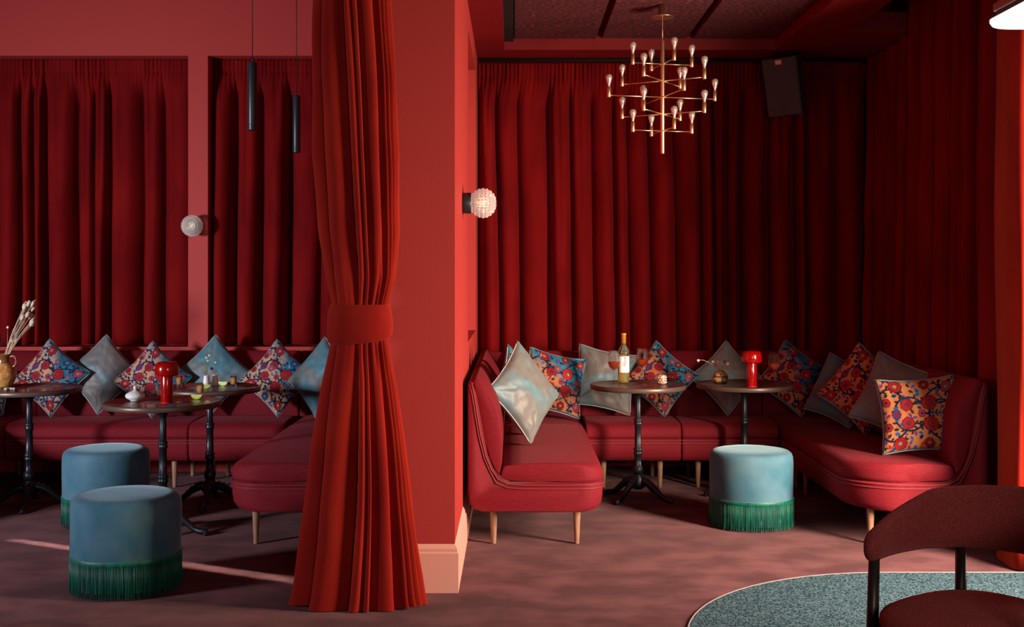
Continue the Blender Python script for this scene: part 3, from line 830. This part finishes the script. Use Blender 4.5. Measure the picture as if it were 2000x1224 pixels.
# ------------------------------------------------------------------ tube pendants
def pendant(px, s, label):
    t = thing('tube_pendant', label, 'pendant lamp', ((px-1003)/s, F/s, 0), group='black tube pendants')
    link('shade', lathe([(.020, 2.35), (.0262, 2.341), (.0272, 2.343), (.0272, 2.738), (.0262, 2.742), (.006, 2.742), (0, 2.742)], 28), M['anthracite'], t)
    link('ring', lathe([(.0276, 2.370), (.0276, 2.374)], 28), M['cable'], t)
    link('cord_grip', lathe([(0, 2.742), (.0045, 2.742), (.004, 2.775), (0, 2.775)], 10), M['anthracite'], t)
    link('cord', tube([(0, 0, 2.77), (0, 0, 3.9)], .0028, 6), M['cable'], t)
    return t
pendant(493, 330, 'slim black tube pendant lamp, the nearer and lower looking, before the left curtains')
pendant(579, 278, 'slim black tube pendant lamp beside the tied drape, farther back')

# ------------------------------------------------------------------ crystal wall lamps
def wall_lamp(loc, rot, label):
    """local +Z points out of the wall"""
    t = thing('wall_lamp', label, 'wall lamp', loc, group='crystal globe wall lamps'); t.rotation_euler = rot
    link('mount', lathe([(0, 0), (.054, 0), (.056, .002), (.056, .044), (.053, .047), (0, .047)], 32), M['anthracite'], t)
    prof = [(.040, .045), (.050, .049), (.056, .058), (.052, .066)]
    for k in range(1, 24):
        a = PI*(.22+.78*k/24); prof.append((.076*math.sin(a), .112-.070*math.cos(a)))
    prof.append((0, .182))
    bm = lathe(prof, 56)
    for v in bm.verts:
        x, y, z = v.co; c = Vector((x, y, z-.112)); r = c.length
        if z > .062:
            th = math.atan2(y, x); ph = math.acos(max(-1, min(1, c.z/r)))
            amt = (abs(math.cos(th*14/1)))*(abs(math.sin(ph*11)))
            fall = min(1, math.sin(ph)*1.6)
            k = 1+.085*amt*fall
            v.co = Vector((c.x*k, c.y*k, c.z*k+.112))
    o = link('glass_globe', bm, M['crystal'], t, smooth=False)
    bm = bmesh.new(); ball(bm, (0, 0, .105), .022, sz=1.3, seg=14)
    link('inner_bulb', bm, M['crystal_lamp'], t)
    return t
wall_lamp((WX, F/362, 1.874), (0, PI/2, 0), 'crystal globe wall lamp sticking out of the partition side')
wall_lamp(((377-1003)/262, 8.86, 1.847), (PI/2, 0, 0), 'crystal globe wall lamp on the pink pier between the left curtains')

# ------------------------------------------------------------------ ceiling lamp at the top right edge
cl = thing('ceiling_lamp', 'flat white opal ceiling lamp with blush housing cut off by the top right corner', 'ceiling lamp', (2.2, 4.3, 2.5))
bevel(link('housing', B(-.32, .40, -.70, .32, .022, .052), M['blush'], cl, smooth=False), .003)
link('rim', B(-.312, .39, -.69, .31, .0, .022), M['bronze'], cl, smooth=False)
poly = []
for cx_, cy_, a0 in ((.28, .33, 0), (-.21, .33, 90), (-.21, -.60, 180), (.28, -.60, 270)):
    for k in range(9):
        a = math.radians(a0+90*k/8); poly.append((cx_+.11*math.cos(a), cy_+.11*math.sin(a)))
bm = bmesh.new(); rows = []
for k, z in ((.93, -.030), (.985, -.024), (1.0, -.012), (1.0, -.001)):
    rows.append([bm.verts.new((.035+(x-.035)*k, -.135+(y+.135)*k, z)) for x, y in poly])
for a, b in zip(rows, rows[1:]):
    for i in range(len(a)): bm.faces.new((a[i], a[(i+1) % len(a)], b[(i+1) % len(a)], b[i]))
bm.faces.new(rows[0][::-1]); bm.faces.new(rows[-1]); bmesh.ops.recalc_face_normals(bm, faces=bm.faces)
link('diffuser', bm, M['opal'], cl)
link('suspension', tube([(0, -.2, .05), (0, -.2, .63)], .006, 8), M['bronze'], cl)

# ------------------------------------------------------------------ things on the tables
def on(ti, px, py):
    """point on table ti's top seen at pixel (px, py)"""
    s = (py-532)/(EYE-TH); return Vector(((px-1003)/s, F/s, TH+.0005))
def wine_glass(label, fill=.46):
    t = thing('wine_glass', label, 'wine glass', group='stemmed wine glasses')
    outer = [(0, .0), (.034, .0), (.035, .0015), (.030, .004), (.010, .008), (.0045, .016), (.0035, .03), (.0035, .088), (.006, .096), (.018, .104), (.031, .118), (.0385, .138), (.0400, .155), (.0375, .180), (.0325, .222)]
    inner = [(.0315, .222), (.0365, .180), (.0390, .155), (.0375, .139), (.030, .1205), (.017, .107), (0, .102)]
    link('glass', lathe(outer+inner, 32), M['glass'], t)
    zt = .150
    link('wine', lathe([(0, .1035), (.0165, .1085), (.0292, .1215), (.0366, .1395), (.0380, zt), (0, zt)], 28), M['rose_wine'], t)
    return t
wg = wine_glass('wine glass left of the wine bottle'); place(wg, on(0, 1199, 751))
o = dup(wg); place(o, on(0, 1254, 745), None, 'wine glass right of the wine bottle')
o = dup(wg); place(o, on(1, 1512, 755), None, 'wine glass right of the red lamp in the right bay')
bt = thing('wine_bottle', 'clear wine bottle with white label and golden foil neck', 'bottle', on(0, 1218, 747))
link('glass', lathe([(0, .004), (.030, 0), (.0375, .003), (.0385, .010), (.0385, .205), (.036, .222), (.024, .240), (.0155, .255), (.0145, .268), (.0145, .320), (.0165, .322), (.0165, .329), (0, .329)], 36), M['bottle'], bt)
link('wine', lathe([(0, .008), (.0355, .008), (.0362, .02), (.0362, .19), (0, .19)], 32), M['white_wine'], bt)
link('foil', lathe([(.0152, .262), (.0158, .262), (.0158, .320), (.0178, .322), (.0178, .331), (0, .332)], 28), M['foil'], bt)
bm = bmesh.new(); n = 18
for z0, z1 in ((.070, .178),):
    ring = []
    for i in range(n+1):
        a = -PI/2-1.05+2.1*i/n+.12
        ring.append((bm.verts.new((.0392*math.cos(a), .0392*math.sin(a), z0)), bm.verts.new((.0392*math.cos(a), .0392*math.sin(a), z1))))
    for a, b in zip(ring, ring[1:]): bm.faces.new((a[0], b[0], b[1], a[1]))
lb = link('label', bm, M['paper'], bt)
def glyph(rects, m, name, parent, bx):
    bm = bmesh.new()
    for x0, x1, z0, z1 in rects:
        a0 = -PI/2+.12+(x0+bx)/.0394; a1 = -PI/2+.12+(x1+bx)/.0394; k = 3
        for i in range(k):
            p, q = a0+(a1-a0)*i/k, a0+(a1-a0)*(i+1)/k; r = .0397
            quad(bm, (r*math.cos(p), r*math.sin(p), z0), (r*math.cos(q), r*math.sin(q), z0), (r*math.cos(q), r*math.sin(q), z1), (r*math.cos(p), r*math.sin(p), z1))
    return link(name, bm, m, parent, smooth=False)
glyph([(-.011, .011, .166, .170), (-.0022, .0022, .140, .170), (-.006, .006, .140, .1425)], M['ink'], 'letter_t', lb, .002)
glyph([(-.009, -.005, .108, .136), (-.009, .008, .133, .136), (.005, .009, .122, .136), (-.009, .008, .120, .1235)], M['ink_red'], 'letter_p', lb, .002)
td = thing('tealight_holder', 'small copper mosaic tealight holder on the bottle table', 'candle holder', on(0, 1293, 750))
link('cup', lathe([(0, .0), (.024, 0), (.028, .003), (.0295, .058), (.0285, .060), (.026, .058), (.025, .008), (0, .008)], 24), M['copper'], td)
bm = bmesh.new()
for k in range(10):
    for j in range(3):
        a = k*PI/5+j*.3; ball(bm, (.0285*math.cos(a), .0285*math.sin(a), .014+.016*j), .0045, seg=6)
link('beads', bm, M['blossom'], td)
link('candle', lathe([(0, .012), (.018, .012), (.018, .028), (0, .028)], 16), M['paper'], td)

def red_lamp(label, loc):
    t = thing('table_lamp', label, 'table lamp', loc, group='red mushroom table lamps')
    link('stem', lathe([(0, 0), (.0325, 0), (.034, .003), (.034, .155), (.032, .160), (0, .16)], 40), M['lamp_red'], t)
    link('shade', lathe([(.036, .158), (.058, .158), (.064, .160), (.0665, .166), (.0665, .196), (.064, .214), (.057, .228), (.046, .235), (.0, .238)], 48), M['lamp_red'], t)
    link('neck_ring', lathe([(.0342, .004), (.0346, .006), (.0342, .008)], 40), M['ink_red'], t)
    return t
l1 = red_lamp('glossy red mushroom table lamp in the right bay', on(1, 1468, 756))
o = dup(l1); place(o, on(3, 326, 788), None, 'glossy red mushroom table lamp in the left bay')

# ornate ochre vase with blossom twigs
vz = thing('ornate_vase', 'squat ochre and plum vase with painted bands beside the red lamp', 'vase', on(1, 1407, 748))
link('body', lathe([(0, 0), (.036, 0), (.040, .004), (.044, .012), (.050, .018), (.0505, .040), (.046, .046), (.048, .050), (.044, .062), (.030, .076), (.018, .082), (.014, .090), (.010, .090), (0, .085)], 40), M['ornate'], vz)
link('foot_band', lathe([(0, -.0), (.041, 0), (.0455, .010), (.0455, .016), (.040, .018)], 40), M['ornate_base'], vz)
link('shoulder_band', lathe([(.0505, .040), (.0515, .043), (.0505, .047), (.047, .049)], 40), M['ornate_base'], vz)
def twig(name, base, tips, label, cat='flower twig'):
    pass
tw = thing('blossom_twigs', 'pale blossom twigs reaching out of the ochre vase', 'dried flowers', vz.location)
for pts, kind in ((((0, 0, .06), (-.02, 0, .10), (-.08, 0, .140), (-.12, 0, .155), (-.148, 0, .150)), 'blossom'), (((0, 0, .06), (-.02, 0, .11), (-.05, 0, .142)), 'blossom'),
                  (((0, 0, .06), (-.005, 0, .11), (-.014, 0, .142)), 'blossom'), (((0, 0, .06), (.015, 0, .11), (.030, .01, .140)), 'berry'), (((0, 0, .06), (.03, 0, .10), (.048, 0, .128)), 'blossom'),
                  (((0, 0, .06), (-.02, -.01, .10), (-.035, -.01, .12)), 'berry')):
    s_ = link('twig', tube(pts, .0018, 6), M['twig'], tw)
    bm = bmesh.new(); e = pts[-1]
    for d in ((0, 0, 0), (.004, .002, .003), (-.004, 0, .002), (0, -.003, -.004)): ball(bm, (e[0]+d[0], e[1]+d[1], e[2]+d[2]), .0065, seg=8)
    link('blossom', bm, M[kind], s_)

# stoneware jug, dried grass, blue candle
jg = thing('stoneware_jug', 'brown and ochre glazed stoneware jug with a small handle at the left edge', 'jug', on(2, 6, 756))
link('body', lathe([(0, 0), (.040, 0), (.046, .006), (.066, .030), (.080, .060), (.083, .088), (.074, .118), (.056, .142), (.042, .156), (.038, .172), (.040, .196), (.052, .206), (.053, .212), (.046, .212), (.036, .196), (.034, .165), (0, .15)], 48), M['jug'], jg)
link('neck_glaze', lathe([(.0425, .156), (.039, .172), (.041, .196), (.0535, .207), (.0535, .213), (.045, .2135)], 48), M['jug_dark'], jg)
link('handle', tube(smooth_path([(.040, 0, .196), (.068, 0, .200), (.084, 0, .178), (.080, 0, .145), (.062, 0, .130)], 5), .008, 10), M['jug_dark'], jg)
dg = thing('dried_grass', 'bunch of dried bunny tail grass standing in the stoneware jug', 'dried flowers', jg.location)
rnd = random.Random(12)
for k in range(17):
    tx = rnd.uniform(.13, .20) if k < 13 else rnd.uniform(.17, .215); tz = rnd.uniform(.44, .545) if k < 13 else rnd.uniform(.40, .43)
    ty = rnd.uniform(-.03, .03)
    b0 = Vector((rnd.uniform(.0, .02), rnd.uniform(-.01, .01), .175)); b1 = Vector((tx, ty, tz))
    s_ = link('stalk', tube([b0, b0.lerp(b1, .5)+Vector((-.012, 0, .008)), b1], .0016, 5), M['straw'], dg)
    bm = bmesh.new(); d = (b1-b0).normalized()
    q = d.to_track_quat('Z', 'Y').to_matrix().to_4x4()
    bmesh.ops.create_uvsphere(bm, u_segments=10, v_segments=8, radius=.011, matrix=Matrix.Translation(b1) @ q @ Matrix.Diagonal((1, 1, 2.1, 1)))
    for v in bm.verts: v.co += Vector((rnd.uniform(-.0015, .0015), rnd.uniform(-.0015, .0015), rnd.uniform(-.0015, .0015)))
    link('plume', bm, M['plume'], s_)
for e in ((.030, 0, .385), (.055, .0, .30)):
    s_ = link('stalk', tube([(.015, 0, .175), (e[0]*.9, 0, e[2]*.7), e], .0012, 5), M['twig'], dg)
    bm = bmesh.new(); ball(bm, e, .0085, seg=8); link('bud', bm, M['blossom'], s_)
cd = thing('candle_glass', 'blue topped glass candle holder just inside the left edge, behind the jug', 'candle holder', on(2, -8, 747))
link('glass', lathe([(0, 0), (.03, 0), (.03, .006), (.008, .012), (.006, .2), (.02, .222), (.02, .235), (0, .235)], 20), M['glass'], cd)
link('candle', lathe([(0, .236), (.026, .236), (.030, .242), (.030, .315), (.024, .322), (0, .322)], 24), M['blue'], cd)
nt_ = link('scattered_nuts', bmesh.new(), M['plume'])
bm = bmesh.new()
for k in range(16): ball(bm, (rnd.uniform(-.11, .06), rnd.uniform(-.018, .018), .006), .008, sx=1.2, seg=8)
bm.to_mesh(nt_.data); bm.free(); nt_.location = on(2, 10, 761); nt_.data.materials.clear(); nt_.data.materials.append(M['plume'])
nt_['kind'] = 'stuff'; tag(nt_, 'small pile of pale dried seed heads lying at the foot of the jug', 'dried flowers')

# sugar bowl
sb = thing('sugar_bowl', 'white porcelain sugar bowl with knobbed lid beside the red lamp', 'bowl', on(3, 264, 783))
link('bowl', lathe([(0, 0), (.026, 0), (.028, .006), (.048, .016), (.056, .028), (.054, .036), (0, .038)], 36), M['white'], sb)
lid = link('lid', lathe([(.055, .035), (.050, .043), (.030, .054), (.014, .060), (.008, .066), (0, .066)], 36), M['white'], sb)
link('lid_knob', lathe([(.006, .062), (.006, .068), (.011, .074), (.011, .081), (.005, .087), (0, .088)], 20), M['white'], lid)

def shot_glass(label, loc):
    t = thing('shot_glass', label, 'shot glass', loc, group='shot glasses')
    link('glass', lathe([(0, 0), (.017, 0), (.018, .003), (.0185, .02), (.0235, .075), (.022, .075), (.0172, .022), (0, .018)], 24), M['glass'], t)
    link('spirit', lathe([(0, .0185), (.0166, .0225), (.0208, .064), (0, .064)], 20), M['tequila'], t)
    return t
sg = shot_glass('shot glass beside the lime wedge on the red lamp table', on(3, 391, 774))
for px, py, lab in ((350, 757, 'shot glass close to the right of the left red lamp, on the farther table'), (456, 757, 'shot glass right of the bud vases and lime, nearest the floral cushion')):
    o = dup(sg); place(o, on(4, px, py), None, lab)
def lime(label, loc, rz):
    t = thing('lime_wedge', label, 'lime', loc, rz, group='lime wedges')
    bm = bmesh.new(); n = 14; R = .030
    # wedge: crescent solid lying on its peel
    A = [bm.verts.new((R*math.cos(PI+PI*i/n), 0, .026+R*.85*math.sin(PI+PI*i/n))) for i in range(n+1)]
    Bk = [bm.verts.new((.85*R*math.cos(PI+PI*i/n), .018*math.sin(PI*i/n)+.001, .026+R*.8*math.sin(PI+PI*i/n))) for i in range(n+1)]
    bm.faces.new(A); 
    for i in range(n): bm.faces.new((A[i], A[i+1], Bk[i+1], Bk[i]))
    bm.faces.new(Bk[::-1]); bmesh.ops.recalc_face_normals(bm, faces=bm.faces)
    link('flesh', bm, M['lime'], t, smooth=False)
    P = [(R*1.03*math.cos(PI+PI*i/n), .006, .026+R*.88*math.sin(PI+PI*i/n)) for i in range(n+1)]
    link('peel', tube(P, [.0015]+[.004]*(n-1)+[.0015], 6), M['lime_peel'], t)
    return t
lw = lime('lime wedge at the edge of the red lamp table', on(3, 384, 779), .2)
for px, py, rz, lab in ((435, 753, -.1, 'lime wedge right of the white bud vases'), (402, 759, .4, 'lime wedge lying before the left bud vase')):
    o = dup(lw); place(o, on(4, px, py), (0, 0, rz), lab)
def bud_vase(label, loc):
    t = thing('bud_vase', label, 'vase', loc, group='white bud vases')
    link('body', lathe([(0, 0), (.020, 0), (.0215, .003), (.0215, .030), (.018, .050), (.016, .066), (.017, .070), (.014, .070), (.013, .05), (0, .03)], 24), M['white'], t)
    return t
bv = bud_vase('white bud vase with the taller stems', on(4, 403, 754)); p1 = bv.location.copy()
o = dup(bv); p2 = on(4, 420, 752); place(o, p2, None, 'white bud vase with a purple bloom, beside the lime wedge')
for loc, stems, lab in ((p1, (((0, 0, .05), (-.004, 0, .12), (.003, 0, .185)), ((0, 0, .05), (.01, 0, .13), (.022, 0, .200)), ((0, 0, .05), (.004, 0, .10), (.012, 0, .165))), 'thin stems with small pale flowers in the left bud vase'),
                        (p2, (((0, 0, .05), (-.010, 0, .09), (-.022, 0, .108)), ((0, 0, .05), (.002, 0, .11), (.006, 0, .150))), 'purple bloom and pale flower in the right bud vase')):
    f = thing('bud_flowers', lab, 'flowers', loc)
    for i, pts in enumerate(stems):
        s_ = link('stem', tube(pts, .0012, 5), M['green'], f); e = pts[-1]; bm = bmesh.new()
        pur = loc is p2 and i == 0
        for k in range(5):
            a = k*1.257; ball(bm, (e[0]+.006*math.cos(a), e[1]+.004*math.sin(a), e[2]+.004*math.sin(a*2)), .0062 if pur else .0045, seg=6)
        link('petals', bm, M['purple'] if pur else M['blossom'], s_)

# ------------------------------------------------------------------ armchair at the lower right
chair = thing('armchair', 'maroon upholstered armchair with curved back rail and black wooden legs', 'chair', (1.402, 3.53, .0065), math.radians(35))
# chair faces local -X ; curved rail runs from far arm tip round the back to the near arm tip
RP = smooth_path([(-.185, .268, 0), (-.08, .284, 0), (.03, .276, 0), (.14, .242, 0), (.235, .155, 0), (.278, 0, 0), (.235, -.155, 0), (.14, -.242, 0), (.03, -.276, 0), (-.08, -.284, 0), (-.185, -.268, 0)], 10)
def rail_pt(t):      # t -1 (far tip) .. 1 (near tip)
    f = (t+1)/2*(len(RP)-1); i = min(int(f), len(RP)-2)
    return RP[i].lerp(RP[i+1], f-i)
bm = bmesh.new(); NS = 48; rows = []
for i in range(NS+1):
    t = -1+2*i/NS
    p = rail_pt(t); q = rail_pt(min(1, t+.02))-rail_pt(max(-1, t-.02)); q.normalize(); nrm = Vector((q.y, -q.x, 0))
    m = 1-abs(t)
    hh = interp(m, [0, .02, .06, .25, .55, 1], [.012, .035, .046, .068, .100, .112])     # half height
    zc = interp(m, [0, .06, .25, .55, 1], [.640, .640, .665, .700, .712])
    th = interp(m, [0, .02, .06, .3, 1], [.008, .020, .026, .026, .024])
    lean = interp(m, [0, .4, 1], [0, .10, .22])
    row = []
    for k in range(20):
        a = 2*PI*k/20
        dz = hh*math.copysign(abs(math.sin(a))**.75, math.sin(a)); dn = th*math.copysign(abs(math.cos(a))**.8, math.cos(a))
        v = p+nrm*(dn+dz*lean); row.append(bm.verts.new((v.x, v.y, zc+dz)))
    rows.append(row)
for a, b in zip(rows, rows[1:]):
    for k in range(20): bm.faces.new((a[k], b[k], b[(k+1) % 20], a[(k+1) % 20]))
bm.faces.new(rows[0]); bm.faces.new(rows[-1][::-1]); bmesh.ops.recalc_face_normals(bm, faces=bm.faces)
link('backrest', bm, M['chair'], chair)
bm = bmesh.new()
rows = []; NA = 48
for (k, z) in ((.86, .415), (.97, .418), (1.0, .432), (1.0, .450), (.97, .466), (.88, .478), (.70, .488), (.4, .495), (.15, .497)):
    row = []
    for i in range(NA):
        a = 2*PI*i/NA; e = 2.7
        c, s_ = math.cos(a), math.sin(a); r = (abs(c)**e+abs(s_)**e)**(-1/e)
        row.append(bm.verts.new((-.01+.275*k*r*c, .255*k*r*s_, z)))
    rows.append(row)
for a, b in zip(rows, rows[1:]):
    for i in range(NA): bm.faces.new((a[i], a[(i+1) % NA], b[(i+1) % NA], b[i]))
bm.faces.new(rows[-1]); bm.faces.new(rows[0][::-1]); bmesh.ops.recalc_face_normals(bm, faces=bm.faces)
link('seat', bm, M['chair'], chair)
for sy in (1, -1):
    link('leg', tube([(-.150, .272*sy, .61), (-.158, .272*sy, .40), (-.170, .280*sy, .0)], [.017, .019, .013], 12), M['chair_wood'], chair)
    link('leg', tube([(.200, .206*sy, .605), (.200, .205*sy, .42), (.245, .245*sy, .0)], [.017, .019, .013], 12), M['chair_wood'], chair)
    link('side_rail', tube([(-.155, .262*sy, .398), (.198, .200*sy, .398)], .022, 8, sq=.6), M['chair_wood'], chair)
for x, y in ((-.155, .25), (.198, .19)):
    link('cross_rail', tube([(x, -y, .392), (x, y, .392)], .022, 8, sq=.6), M['chair_wood'], chair)
